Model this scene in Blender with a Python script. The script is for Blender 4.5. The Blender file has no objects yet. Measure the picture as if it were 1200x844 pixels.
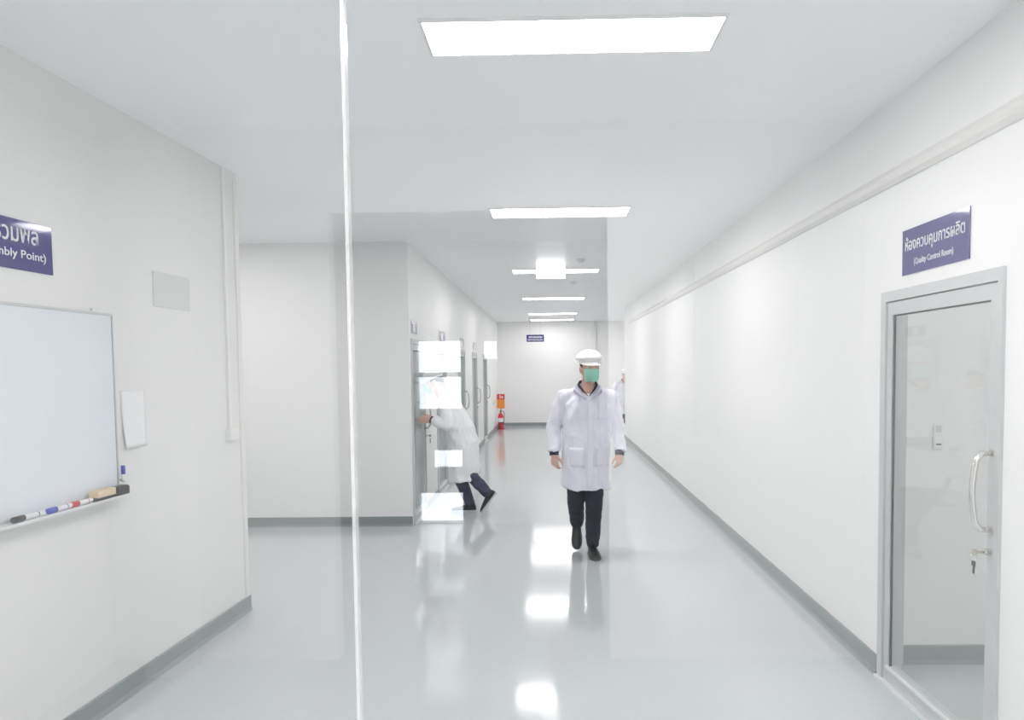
import bpy, bmesh, math, random
from mathutils import Vector, Matrix, noise

random.seed(7)
SC = bpy.context.scene
COL = SC.collection
PI = math.pi

# ------------------------------------------------------------------ camera
FPX, EYE = 850.0, 1.63                      # focal length in pixels of a 1200 wide frame, eye height
YAW, PITCH, ROLL = 0.0157, 0.05, -0.0115
VPX, VPY = 643.0, 432.0                     # vanishing point of the corridor
CM = Matrix.Rotation(YAW, 3, 'Z') @ Matrix.Rotation(PI/2 - PITCH, 3, 'X') @ Matrix.Rotation(ROLL, 3, 'Z')
_d = CM.transposed() @ Vector((0, 1, 0))
PPX, PPY = VPX - FPX*_d.x/-_d.z, VPY + FPX*_d.y/-_d.z
cam = bpy.data.objects.new('camera', bpy.data.cameras.new('camera'))
COL.objects.link(cam)
cam.data.sensor_width = 36.0
cam.data.lens = FPX/1200*36.0
cam.data.shift_x = (600 - PPX)/1200
cam.data.shift_y = (PPY - 422)/1200
cam.data.clip_start = 0.02
cam.matrix_world = Matrix.Translation((0, 0, EYE)) @ CM.to_4x4()
SC.camera = cam

# ------------------------------------------------------------------ world, exposure
w = bpy.data.worlds.new('daylight'); SC.world = w; w.use_nodes = True
bg = w.node_tree.nodes['Background']
bg.inputs[0].default_value = (0.88, 0.94, 1.0, 1); bg.inputs[1].default_value = 4.2
SC.view_settings.view_transform = 'Standard'
SC.view_settings.look = 'None'
SC.view_settings.exposure = 0.57
SC.view_settings.gamma = 1.0
SC.view_settings.use_curve_mapping = False
SC.cycles.diffuse_bounces = 12
SC.cycles.max_bounces = 12
SC.cycles.transparent_max_bounces = 16
LAMP = 20.0                                   # emission of the ceiling panels

# ------------------------------------------------------------------ helpers
def ray(px, py):
    return CM @ Vector(((px - PPX)/FPX, -(py - PPY)/FPX, -1))
def on_x(px, py, X): r = ray(px, py); return Vector((0, 0, EYE)) + r*(X/r.x)
def on_y(px, py, Y): r = ray(px, py); return Vector((0, 0, EYE)) + r*(Y/r.y)
def on_z(px, py, Z): r = ray(px, py); return Vector((0, 0, EYE)) + r*((Z-EYE)/r.z)

def mat(name, color, rough=0.5, metal=0.0, noise_amt=0.0, noise_scale=8.0, bump=0.0, bump_scale=60.0,
        spec=0.5, coat=0.0, trans=0.0, sheen=0.0):
    m = bpy.data.materials.new(name); m.use_nodes = True
    nt = m.node_tree; b = nt.nodes['Principled BSDF']
    b.inputs['Base Color'].default_value = (*color, 1)
    b.inputs['Roughness'].default_value = rough
    b.inputs['Metallic'].default_value = metal
    b.inputs['Specular IOR Level'].default_value = spec
    b.inputs['Coat Weight'].default_value = coat
    b.inputs['Coat Roughness'].default_value = 0.05
    b.inputs['Transmission Weight'].default_value = trans
    b.inputs['Sheen Weight'].default_value = sheen
    if noise_amt or bump:
        tc = nt.nodes.new('ShaderNodeTexCoord')
    if noise_amt:
        n = nt.nodes.new('ShaderNodeTexNoise'); n.inputs['Scale'].default_value = noise_scale
        n.inputs['Detail'].default_value = 4
        nt.links.new(tc.outputs['Object'], n.inputs['Vector'])
        mx = nt.nodes.new('ShaderNodeMix'); mx.data_type = 'RGBA'
        mx.inputs[6].default_value = (*[c*(1-noise_amt) for c in color], 1)
        mx.inputs[7].default_value = (*[min(1, c*(1+noise_amt)) for c in color], 1)
        nt.links.new(n.outputs['Fac'], mx.inputs[0])
        nt.links.new(mx.outputs[2], b.inputs['Base Color'])
    if bump:
        n2 = nt.nodes.new('ShaderNodeTexNoise'); n2.inputs['Scale'].default_value = bump_scale
        nt.links.new(tc.outputs['Object'], n2.inputs['Vector'])
        bp = nt.nodes.new('ShaderNodeBump'); bp.inputs['Strength'].default_value = bump
        bp.inputs['Distance'].default_value = 0.01
        nt.links.new(n2.outputs['Fac'], bp.inputs['Height'])
        nt.links.new(bp.outputs['Normal'], b.inputs['Normal'])
    return m

def emit_mat(name, color, strength):
    m = bpy.data.materials.new(name); m.use_nodes = True
    b = m.node_tree.nodes['Principled BSDF']
    b.inputs['Base Color'].default_value = (0.9, 0.9, 0.9, 1)
    b.inputs['Emission Color'].default_value = (*color, 1)
    b.inputs['Emission Strength'].default_value = strength
    return m

def glass_mat(name, base=0.05, edge=0.5, tint=(1, 1, 1), power=4.0):
    """clear flat glass: passes light straight through and mirrors a share of it, more at grazing angles"""
    m = bpy.data.materials.new(name); m.use_nodes = True
    nt = m.node_tree; nt.nodes.clear()
    out = nt.nodes.new('ShaderNodeOutputMaterial')
    tr = nt.nodes.new('ShaderNodeBsdfTransparent'); tr.inputs[0].default_value = (*tint, 1)
    gl = nt.nodes.new('ShaderNodeBsdfGlossy'); gl.inputs['Roughness'].default_value = 0.0
    lw = nt.nodes.new('ShaderNodeLayerWeight'); lw.inputs[0].default_value = 0.5
    pw = nt.nodes.new('ShaderNodeMath'); pw.operation = 'POWER'; pw.inputs[1].default_value = power
    ml = nt.nodes.new('ShaderNodeMath'); ml.operation = 'MULTIPLY_ADD'
    ml.inputs[1].default_value = edge; ml.inputs[2].default_value = base; ml.use_clamp = True
    mx = nt.nodes.new('ShaderNodeMixShader')
    nt.links.new(lw.outputs['Facing'], pw.inputs[0]); nt.links.new(pw.outputs[0], ml.inputs[0])
    nt.links.new(ml.outputs[0], mx.inputs[0]); nt.links.new(tr.outputs[0], mx.inputs[1])
    nt.links.new(gl.outputs[0], mx.inputs[2]); nt.links.new(mx.outputs[0], out.inputs[0])
    return m

def veil_mat(name, color, alpha):
    m = bpy.data.materials.new(name); m.use_nodes = True
    b = m.node_tree.nodes['Principled BSDF']
    b.inputs['Base Color'].default_value = (*color, 1); b.inputs['Roughness'].default_value = 0.3
    b.inputs['Alpha'].default_value = alpha
    return m

M = {}
M['wall'] = mat('white_panel', (0.89, 0.89, 0.885), 0.42, noise_amt=0.012, noise_scale=1.5)
M['wall_matte'] = mat('white_paint', (0.91, 0.91, 0.905), 0.5, noise_amt=0.015, noise_scale=2)
M['wall_grey'] = mat('off_white_paint', (0.79, 0.79, 0.78), 0.45, noise_amt=0.015, noise_scale=2)
M['ceiling'] = mat('ceiling_panel', (0.95, 0.95, 0.96), 0.4, noise_amt=0.01, noise_scale=1.2)
M['floor'] = mat('epoxy_floor', (0.545, 0.575, 0.585), 0.1, noise_amt=0.03, noise_scale=1.1, bump=0.03, bump_scale=2.5, spec=0.6)
M['base'] = mat('grey_baseboard', (0.27, 0.30, 0.305), 0.4, noise_amt=0.04, noise_scale=4)
M['trim'] = mat('trim_white', (0.80, 0.795, 0.77), 0.4)
M['alu'] = mat('aluminium', (0.60, 0.62, 0.63), 0.35, 0.35, noise_amt=0.02, noise_scale=20)
M['alu_light'] = mat('aluminium_bright', (0.83, 0.84, 0.85), 0.3, 0.3)
M['gasket'] = mat('black_rubber', (0.03, 0.03, 0.035), 0.6)
M['chrome'] = mat('chrome', (0.75, 0.73, 0.7), 0.12, 1.0)
M['brass'] = mat('key_metal', (0.55, 0.52, 0.46), 0.25, 1.0)
M['purple'] = mat('purple_acrylic', (0.020, 0.009, 0.20), 0.06)
M['white_ink'] = mat('white_lettering', (0.85, 0.85, 0.9), 0.4)
M['board'] = mat('whiteboard_enamel', (0.77, 0.81, 0.86), 0.12, noise_amt=0.01, noise_scale=3)
M['paper'] = mat('paper', (0.86, 0.86, 0.88), 0.7)
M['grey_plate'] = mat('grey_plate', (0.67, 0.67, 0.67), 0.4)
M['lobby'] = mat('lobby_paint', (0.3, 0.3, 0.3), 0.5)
M['plastic'] = mat('white_plastic', (0.82, 0.82, 0.81), 0.35)
M['ink_black'] = mat('marker_black', (0.03, 0.03, 0.035), 0.35)
M['ink_blue'] = mat('marker_blue', (0.05, 0.07, 0.5), 0.35)
M['ink_red'] = mat('marker_red', (0.65, 0.04, 0.08), 0.35)
M['wood'] = mat('pale_wood', (0.78, 0.64, 0.45), 0.5, noise_amt=0.12, noise_scale=14)
M['felt'] = mat('dark_felt', (0.07, 0.07, 0.08), 0.9, bump=0.2, bump_scale=200)
M['red'] = mat('extinguisher_red', (0.72, 0.03, 0.05), 0.25, coat=0.4)
M['orange'] = mat('orange_sign', (0.9, 0.32, 0.03), 0.4)
M['tag_white'] = mat('label_white', (0.85, 0.85, 0.85), 0.4)
M['skin'] = mat('skin', (0.72, 0.45, 0.36), 0.5, noise_amt=0.08, noise_scale=30)
M['hair'] = mat('dark_hair', (0.03, 0.025, 0.025), 0.6, bump=0.4, bump_scale=120)
M['coat'] = mat('white_coat_cloth', (0.86, 0.85, 0.94), 0.75, noise_amt=0.015, noise_scale=6, bump=0.06, bump_scale=300)
M['coat_white'] = mat('bright_white_cloth', (0.92, 0.92, 0.94), 0.75, bump=0.06, bump_scale=300)
M['navy'] = mat('navy_shirt', (0.035, 0.04, 0.09), 0.7)
M['trouser'] = mat('dark_navy_trousers', (0.018, 0.02, 0.036), 0.8, noise_amt=0.2, noise_scale=9)
M['jean'] = mat('slate_blue_trousers', (0.06, 0.065, 0.11), 0.8, noise_amt=0.2, noise_scale=9)
M['leather'] = mat('black_leather', (0.02, 0.019, 0.02), 0.3)
M['sole'] = mat('shoe_sole', (0.1, 0.1, 0.1), 0.6)
M['sole_grey'] = mat('pale_shoe_sole', (0.55, 0.55, 0.57), 0.6)
M['cap'] = mat('white_cap_cloth', (0.94, 0.94, 0.93), 0.7, bump=0.05, bump_scale=200)
M['mask'] = mat('green_mask_cloth', (0.60, 0.98, 0.88), 0.7, bump=0.05, bump_scale=200)
M['eye'] = mat('eye_white', (0.75, 0.72, 0.7), 0.2)
M['iris'] = mat('dark_iris', (0.03, 0.02, 0.015), 0.15)
M['lightbox'] = emit_mat('glarebox_face', (1.0, 1.0, 1.0), 3.0)
M['partition'] = glass_mat('partition_glass', 0.08, 0.35)
M['pane'] = glass_mat('door_glass', 0.03, 0.4, (0.95, 0.965, 0.96))
M['seal'] = veil_mat('silicone_seal', (0.9, 0.9, 0.9), 0.3)

def tag(o, label=None, cat=None, group=None, kind=None):
    if label: o['label'] = label
    if cat: o['category'] = cat
    if group: o['group'] = group
    if kind: o['kind'] = kind
    return o

def empty(name, loc=(0, 0, 0), rz=0.0, parent=None):
    o = bpy.data.objects.new(name, None); COL.objects.link(o)
    o.location = loc; o.rotation_euler = (0, 0, rz); o.empty_display_size = 0.1
    if parent: o.parent = parent
    return o

def link_mesh(name, me, m, parent=None):
    o = bpy.data.objects.new(name, me); COL.objects.link(o)
    me.materials.clear(); me.materials.append(M[m] if isinstance(m, str) else m)
    if parent: o.parent = parent
    return o

def build(name, bm, m, parent=None, smooth=False, loc=None, rz=0.0):
    bmesh.ops.recalc_face_normals(bm, faces=bm.faces[:])
    me = bpy.data.meshes.new(name); bm.to_mesh(me); bm.free()
    if smooth:
        for p in me.polygons: p.use_smooth = True
    o = link_mesh(name, me, m, parent)
    if loc is not None: o.location = loc
    o.rotation_euler = (0, 0, rz)
    return o

def box(bm, x0, x1, y0, y1, z0, z1, bev=0.0):
    vs = [bm.verts.new((x, y, z)) for x in (x0, x1) for y in (y0, y1) for z in (z0, z1)]
    q = [(0, 1, 3, 2), (4, 6, 7, 5), (0, 4, 5, 1), (2, 3, 7, 6), (0, 2, 6, 4), (1, 5, 7, 3)]
    fs = [bm.faces.new([vs[i] for i in f]) for f in q]
    if bev:
        es = list({e for f in fs for e in f.edges})
        bmesh.ops.bevel(bm, geom=es, offset=bev, segments=2, affect='EDGES', profile=0.5)

def boxes(name, lst, m, parent=None, bev=0.0, loc=None, rz=0.0):
    bm = bmesh.new()
    for b in lst: box(bm, *b, bev=bev)
    return build(name, bm, m, parent, loc=loc, rz=rz)

def loft(bm, rings, n=20, cap=True):
    """rings: (center, u, v) half-axis vectors"""
    prev = None; first = None
    for c, u, v in rings:
        c = Vector(c); u = Vector(u); v = Vector(v)
        r = [bm.verts.new(c + u*math.cos(2*PI*i/n) + v*math.sin(2*PI*i/n)) for i in range(n)]
        if prev:
            for i in range(n):
                bm.faces.new((prev[i], prev[(i+1) % n], r[(i+1) % n], r[i]))
        else: first = r
        prev = r
    if cap:
        bm.faces.new(list(reversed(first))); bm.faces.new(prev)

def perp(d):
    d = Vector(d).normalized()
    a = Vector((1, 0, 0)) if abs(d.x) < 0.8 else Vector((0, 1, 0))
    u = d.cross(a).normalized(); return u, d.cross(u).normalized()

def tube(bm, pts, rad, n=10, cap=True):
    """tube along a polyline; rad: number or list"""
    pts = [Vector(p) for p in pts]; rings = []
    for i, p in enumerate(pts):
        d = (pts[min(i+1, len(pts)-1)] - pts[max(i-1, 0)])
        if i == 0: u, v = perp(d)
        else:
            dn = d.normalized(); u = (u - dn*u.dot(dn)).normalized(); v = dn.cross(u)
        r = rad[i] if isinstance(rad, (list, tuple)) else rad
        rings.append((p, u*r, v*r))
    loft(bm, rings, n, cap)

def ball(bm, c, rx, ry=None, rz=None, n=14, rot=None):
    ry = rx if ry is None else ry; rz = rx if rz is None else rz
    mtx = Matrix.Translation(c)
    if rot is not None: mtx = mtx @ rot.to_4x4()
    mtx = mtx @ Matrix.Diagonal((rx, ry, rz, 1))
    bmesh.ops.create_uvsphere(bm, u_segments=n, v_segments=max(6, n*2//3), radius=1, matrix=mtx)

def limb(bm, p0, r0, p1, r1, n=14):
    tube(bm, [p0, Vector(p0).lerp(Vector(p1), .5), p1], [r0, (r0+r1)/2, r1], n)
    ball(bm, p0, r0, n=n); ball(bm, p1, r1, n=n)

def fused(bm, voxel, smooth_it=3):
    """fuse overlapping shapes into one continuous skin"""
    me = bpy.data.meshes.new('tmp'); bm.to_mesh(me); bm.free()
    o = bpy.data.objects.new('tmp', me); COL.objects.link(o)
    md = o.modifiers.new('r', 'REMESH'); md.mode = 'VOXEL'; md.voxel_size = voxel
    ms = o.modifiers.new('s', 'SMOOTH'); ms.iterations = smooth_it; ms.factor = 0.5
    dg = bpy.context.evaluated_depsgraph_get(); dg.update()
    res = bpy.data.meshes.new_from_object(o.evaluated_get(dg))
    bpy.data.objects.remove(o); bpy.data.meshes.remove(me)
    for p in res.polygons: p.use_smooth = True
    return res

def crease(me, amp, freq, stretch=(1, 1, 1), seed=0.0):
    """soft cloth folds as real relief"""
    nrm = [v.normal.copy() for v in me.vertices]
    for v, n in zip(me.vertices, nrm):
        q = Vector((v.co.x*stretch[0], v.co.y*stretch[1], v.co.z*stretch[2]))*freq + Vector((seed, seed*.7, seed*1.3))
        a = noise.noise(q); b = noise.noise(q*2.3 + Vector((5, 3, 9)))
        v.co += n*amp*(1-2*abs(a) + 0.5*b - .5)
    me.update()

def text_mesh(body, width=None, height=None, depth=0.0008, bold=0.0):
    cu = bpy.data.curves.new('t', 'FONT'); cu.body = body; cu.size = 1.0
    cu.align_x = 'CENTER'; cu.align_y = 'CENTER'; cu.extrude = 0.0; cu.offset = bold; cu.resolution_u = 4
    o = bpy.data.objects.new('t', cu); COL.objects.link(o)
    dg = bpy.context.evaluated_depsgraph_get(); dg.update()
    me = bpy.data.meshes.new_from_object(o.evaluated_get(dg))
    bpy.data.objects.remove(o); bpy.data.curves.remove(cu)
    if len(me.vertices) == 0: return me
    xs = [v.co.x for v in me.vertices]; ys = [v.co.y for v in me.vertices]
    cx, cy = (max(xs)+min(xs))/2, (max(ys)+min(ys))/2
    sx = width/(max(xs)-min(xs)) if width else None
    sy = height/(max(ys)-min(ys)) if height else sx
    if sx is None: sx = sy
    for v in me.vertices:
        v.co = Vector(((v.co.x-cx)*sx, 0.0, (v.co.y-cy)*sy))
    bm = bmesh.new(); bm.from_mesh(me)
    bmesh.ops.remove_doubles(bm, verts=bm.verts[:], dist=1e-6)
    r = bmesh.ops.extrude_face_region(bm, geom=bm.faces[:])
    for e in r['geom']:
        if isinstance(e, bmesh.types.BMVert): e.co.y -= depth
    bmesh.ops.recalc_face_normals(bm, faces=bm.faces[:])
    bm.to_mesh(me); bm.free()
    return me

def copy_tree(o, parent=None, skip=()):
    c = o.copy(); COL.objects.link(c); c.parent = parent
    for ch in list(o.children):
        if ch.name.split('.')[0] not in skip: copy_tree(ch, c, skip)
    return c

# ------------------------------------------------------------------ setting
ZC = 2.95
XR, XL = 1.72, -1.44
YB = 7.51                  # face of the block on the left
YE = 20.6                  # end wall
GY = 0.8                   # glass partition
# near left wall runs through these two floor points
LA, LB = Vector((-2.161, 3.307, 0)), Vector((-2.074, 4.873, 0))
LD = (LB-LA).normalized(); LTH = math.atan2(LD.y, LD.x); LN = Vector((LD.y, -LD.x, 0))   # LN points into the room
def left_at(Y): return LA + LD*((Y-LA.y)/LD.y)
def on_left(px, py):
    r = ray(px, py); o = Vector((0, 0, EYE)); t = (LA-o).dot(LN)/r.dot(LN); return o + r*t
YREAR = -2.4
YOUT = -6.0

def struct(o): o['kind'] = 'structure'; return o

struct(boxes('floor', [(-6.0, 4.6, YOUT-.1, YE+.1, -0.12, 0.0)], 'floor'))
struct(boxes('ceiling', [(-6.0, 4.6, YOUT-.1, YE+.1, ZC, ZC+0.12)], 'ceiling'))

# right wall with the door opening; a hair-wide joint between two runs of panel
D1A, D1B, D1H = 2.765, 3.765, 1.995
YRE = 16.45
T = 0.1
struct(boxes('wall_right', [
    (XR, XR+T, YREAR, D1A, 0, ZC), (XR, XR+T, D1A, D1B, D1H, ZC), (XR, XR+T, D1B, 8.62, 0, ZC),
    (XR+.006, XR+T, 8.62, 8.632, 0, ZC), (XR, XR+T, 8.632, YRE, 0, ZC),
    (XR+T, 3.6, YRE-T, YRE, 0, ZC)], 'wall'))
struct(boxes('wall_end', [(-5.2, 3.7, YE, YE+T, 0, ZC)], 'wall'))
struct(boxes('wall_passage', [(3.6, 3.7, YRE-T, YE, 0, ZC)], 'wall_matte'))
# near left wall
def wl(name, s0, s1, d0, d1, z0, z1, m):           # a box along the left wall, d measured out of the wall
    return boxes(name, [(s0, s1, -d1, -d0, z0, z1)], m, loc=(LA.x, LA.y, 0), rz=LTH)
LEND = (LB-LA).length
struct(wl('wall_left', (YREAR-LA.y)/LD.y, LEND, -0.1, 0.0, 0, ZC, 'wall_grey'))
# block on the left with its five doors
DL = [(7.56, 8.36), (9.25, 10.15), (11.5, 12.4), (13.65, 14.5), (15.9, 16.8)]
DLH = 1.96
segs = []; y = YB
for a, b in DL:
    segs.append((XL-T, XL, y, a, 0, ZC)); segs.append((XL-T, XL, a, b, DLH, ZC)); y = b
segs.append((XL-T, XL, y, YE, 0, ZC))
struct(boxes('wall_corridor_left', segs, 'wall'))
struct(boxes('wall_block', [(-5.2, XL-T, YB, YB+T, 0, ZC)], 'wall'))
struct(boxes('wall_side_room', [(-4.3, -4.2, YB+T, YE, 0, ZC)], 'wall_matte'))
struct(boxes('wall_side_passage', [(-5.2, -5.1, 2.0, YB, 0, ZC), (-5.2, -2.25, 2.0, 2.1, 0, ZC)], 'wall_matte'))
# control room behind the glazed door on the right
struct(boxes('wall_control_room', [(XR+T, 4.5, 3.92, 4.0, 0, ZC), (4.4, 4.5, 0.8, 3.92, 0, ZC), (XR+T, 4.5, 0.7, 0.8, 0, ZC)], 'wall_matte'))

# rear of the vestibule: doorway into a dim lobby with a glazed outside door (seen mirrored in the partition)
def mirror_pt(px, py, Yb): return on_y(px, py, 2*GY - Yb)
q0, q1 = mirror_pt(388, 400, YREAR), mirror_pt(712, 245, YREAR)
RX0, RX1, RZ = q0.x, q1.x, q1.z
struct(boxes('wall_rear', [(-2.18, -1.97, YREAR, YREAR+.22, 0, ZC), (-2.6, RX0, YREAR-T, YREAR, 0, ZC), (RX1, XR+T, YREAR-T, YREAR, 0, ZC), (RX0, RX1, YREAR-T, YREAR, RZ, ZC)], 'wall_matte'))
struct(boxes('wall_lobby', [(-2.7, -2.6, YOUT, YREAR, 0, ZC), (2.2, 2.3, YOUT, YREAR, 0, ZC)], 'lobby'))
def far(px, py): return mirror_pt(px, py, YOUT)
W0, W1 = far(497, 400), far(540, 479)
V0, V1 = far(567, 400), far(582, 420)
C0, C1 = far(508, 528), far(540, 548)
G0, G1 = far(492, 578), far(543, 612)
xo = [-2.7, min(W0.x, G0.x), max(W1.x, G1.x), V0.x, V1.x, 2.3]
zf = lambda v: max(v, 0.0)
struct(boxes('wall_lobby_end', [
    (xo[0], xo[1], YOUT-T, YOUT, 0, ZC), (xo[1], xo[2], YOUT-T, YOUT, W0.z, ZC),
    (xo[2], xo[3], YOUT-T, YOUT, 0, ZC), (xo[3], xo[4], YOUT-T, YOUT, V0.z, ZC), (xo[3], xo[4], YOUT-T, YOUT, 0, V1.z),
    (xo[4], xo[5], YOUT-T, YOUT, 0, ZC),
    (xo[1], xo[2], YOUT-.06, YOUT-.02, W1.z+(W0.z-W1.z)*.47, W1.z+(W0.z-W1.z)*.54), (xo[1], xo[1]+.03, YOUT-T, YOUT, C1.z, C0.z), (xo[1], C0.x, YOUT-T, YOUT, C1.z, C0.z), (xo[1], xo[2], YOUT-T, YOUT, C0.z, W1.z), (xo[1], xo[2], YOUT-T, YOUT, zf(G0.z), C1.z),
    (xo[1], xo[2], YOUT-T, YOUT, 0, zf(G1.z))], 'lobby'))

# baseboards: flat strip with a coved foot
def cove(bm, x0, x1, d=0.012, h=0.1):
    prof = [(0, 0), (-0.03, 0), (-0.02, .006), (-d, .022), (-d, h-.004), (-d+.003, h), (0, h)]
    a = [bm.verts.new((x0, p[0], p[1])) for p in prof]; b = [bm.verts.new((x1, p[0], p[1])) for p in prof]
    n = len(prof)
    for i in range(n): bm.faces.new((a[i], a[(i+1) % n], b[(i+1) % n], b[i]))
    bm.faces.new(list(reversed(a))); bm.faces.new(b)
def baseboard(name, p0, p1):
    p0, p1 = Vector(p0), Vector(p1); d = p1-p0
    bm = bmesh.new(); cove(bm, 0, d.length)
    return struct(build(name, bm, 'base', loc=p0, rz=math.atan2(d.y, d.x)))
baseboard('baseboard_right', (XR, YRE, 0), (XR, D1B+.012, 0))
baseboard('baseboard_right_near', (XR, D1A-.012, 0), (XR, GY+.1, 0))
l0 = left_at(GY+.1); baseboard('baseboard_left', (l0.x, l0.y, 0), (LB.x, LB.y, 0))
baseboard('baseboard_left_return', (LB.x+.012, LB.y, 0), (LB.x-.11, LB.y+.005, 0))
baseboard('baseboard_block', (-5.1, YB, 0), (XL, YB, 0))
y = YB
for i, (a, b) in enumerate(DL + [(YE, YE)]):
    if a-.01-y > 0.06: baseboard('baseboard_corridor_left', (XL, y+.01, 0), (XL, a-.01, 0))
    y = b
baseboard('baseboard_end', (XL, YE, 0), (3.6, YE, 0))
baseboard('baseboard_control_room', (XR+T+.03, 3.92, 0), (4.4, 3.92, 0))

# rounded rail that runs along the right wall below the ceiling
bm = bmesh.new()
prof = [(0, 2.505), (-.012, 2.505), (-.03, 2.525), (-.036, 2.545), (-.03, 2.56), (0, 2.595)]
a = [bm.verts.new((XR+p[0], GY+.1, p[1])) for p in prof]; b = [bm.verts.new((XR+p[0], 15.2, p[1]+.05)) for p in prof]
for i in range(len(prof)): bm.faces.new((a[i], a[(i+1) % 6], b[(i+1) % 6], b[i]))
bm.faces.new(a); bm.faces.new(list(reversed(b)))
struct(build('trim_1', bm, 'trim'))
# corner profile on the end of the left wall
struct(wl('trim_2', LEND-.05, LEND+.004, 0.0, 0.008, 0.1, 2.9, 'trim'))

# glass partition between the camera and the corridor
win = struct(empty('window_1', (0, GY, 0)))
JX = on_y(409, 300, GY).x
gl_l = left_at(GY)
boxes('pane', [(gl_l.x+.01, JX-.002, -.006, .006, 0.005, ZC-.005)], 'partition', win)
boxes('pane', [(JX+.002, XR-.005, -.006, .006, 0.005, ZC-.005)], 'partition', win)
tag(boxes('sealant_joint', [(JX-.0019, JX+.0019, -.006, .006, 0.005, ZC-.005)], 'seal', win), 'clear silicone joint between the two panes')

# ------------------------------------------------------------------ ceiling lamps
LX0, LX1 = -0.468, 0.68
lamps = [(2.80, 3.09, 'ceiling light panel nearest the camera, largest of the row'),
         (6.02, 6.36, 'second ceiling light panel from the camera, above the walking man'),
         (9.72, 10.04, 'third ceiling light panel, the one crossed by the small square lightbox'),
         (13.56, 13.88, 'fourth ceiling light panel from the camera, far down the corridor'),
         (17.36, 17.68, 'fifth ceiling light panel, second from the end wall'),
         (19.56, 19.88, 'sixth ceiling light panel, closest to the end wall')]
lamps += [(-0.94, -0.64, 'added unseen light panel behind the camera on this side of the glass')]  # unseen lamp added to brighten the rear wall mirrored in the partition
LAMPS = {}
def lamp_mat(k):
    if k not in LAMPS: LAMPS[k] = emit_mat('lamp_panel_%02d' % int(k), (1.0, 0.975, 0.965), k)
    return LAMPS[k]
def lamp_panel(xc, yc, wx, wy, label, group='corridor ceiling light panels', power=LAMP):
    t = empty('ceiling_light', (xc, yc, ZC))
    tag(t, label, 'light', group)
    hx, hy = wx/2, wy/2; f = .012
    boxes('diffuser', [(-hx+f, hx-f, -hy+f, hy-f, -.008, -.001)], lamp_mat(power), t)
    boxes('frame', [(-hx, hx, -hy, -hy+f, -.011, 0), (-hx, hx, hy-f, hy, -.011, 0),
                    (-hx, -hx+f, -hy+f, hy-f, -.011, 0), (hx-f, hx, -hy+f, hy-f, -.011, 0)], 'plastic', t)
    return t
for (a, b, lb), pw in zip(lamps, (17, 17, 17, 18, 17, 11, 52)): lamp_panel((LX0+LX1)/2, (a+b)/2, LX1-LX0+.02, b-a+.02, lb, power=pw)
lamp_panel(3.1, 2.4, 1.16, .3, 'added light panel inside the control room', 'added room light panels', 12)  # lamp added to light the room behind the glass door
for yy, nm in ((9.0, 'nearest'), (13.0, 'middle'), (17.0, 'farthest')): lamp_panel(-2.9, yy, 1.16, .3, nm + ' added light panel inside the room behind the corridor doors', 'added side room light panels', 12)  # lamps added so the corridor door panes look lighter
lamp_panel(-3.5, 6.1, 1.16, .3, 'added light panel inside the side passage on the left', 'added passage light panels', 17)  # added out of view to brighten the front of the block
lamp_panel(2.7, 18.4, 1.16, .3, 'added light panel inside the right-hand passage', 'added passage light panels', 10)  # unseen lamp added as fill for the far end

# small glowing box put in for a lamp's reflection on the glass
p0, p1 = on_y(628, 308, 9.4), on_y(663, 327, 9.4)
t = empty('lightbox', ((p0.x+p1.x)/2, 9.4, p1.z)); tag(t, 'small white glowing box imitating a lamp reflection in front of the third light panel', 'light')
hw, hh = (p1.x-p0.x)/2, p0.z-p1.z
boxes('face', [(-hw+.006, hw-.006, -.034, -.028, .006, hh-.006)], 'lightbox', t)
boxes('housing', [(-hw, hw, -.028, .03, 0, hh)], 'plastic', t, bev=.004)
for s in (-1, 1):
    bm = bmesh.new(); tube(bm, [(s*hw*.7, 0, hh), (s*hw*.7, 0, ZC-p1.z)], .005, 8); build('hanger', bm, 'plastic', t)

# smoke detectors
for px, py, lb in ((681, 304, 'small round white smoke detector on the ceiling before the lightbox'), (672, 331, 'small round white smoke detector on the ceiling behind the third light panel')):
    c = on_z(px, py, ZC)
    t = empty('smoke_detector', (c.x, c.y, ZC)); tag(t, lb, 'detector', 'ceiling smoke detectors')
    bm = bmesh.new(); loft(bm, [((0, 0, 0), (.06, 0, 0), (0, .06, 0)), ((0, 0, -.012), (.06, 0, 0), (0, .06, 0)), ((0, 0, -.02), (.05, 0, 0), (0, .05, 0))], 20); build('base', bm, 'plastic', t)
    bm = bmesh.new(); loft(bm, [((0, 0, -.02), (.038, 0, 0), (0, .038, 0)), ((0, 0, -.04), (.03, 0, 0), (0, .03, 0))], 20); build('sensor_head', bm, 'tag_white', t)

# ------------------------------------------------------------------ doors
def bent_handle(h, out, r):
    pts = [(0, 0, 0), (0, -out*.55, -.004)]
    for i in range(9):
        a = i/8; z = -.03 - (h-.06)*a
        pts.append((0, -out*(.82+.18*math.sin(PI*a)), z))
    pts += [(0, -out*.55, -h+.004), (0, 0, -h)]
    bm = bmesh.new(); tube(bm, pts, r, 12); return bm

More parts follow.
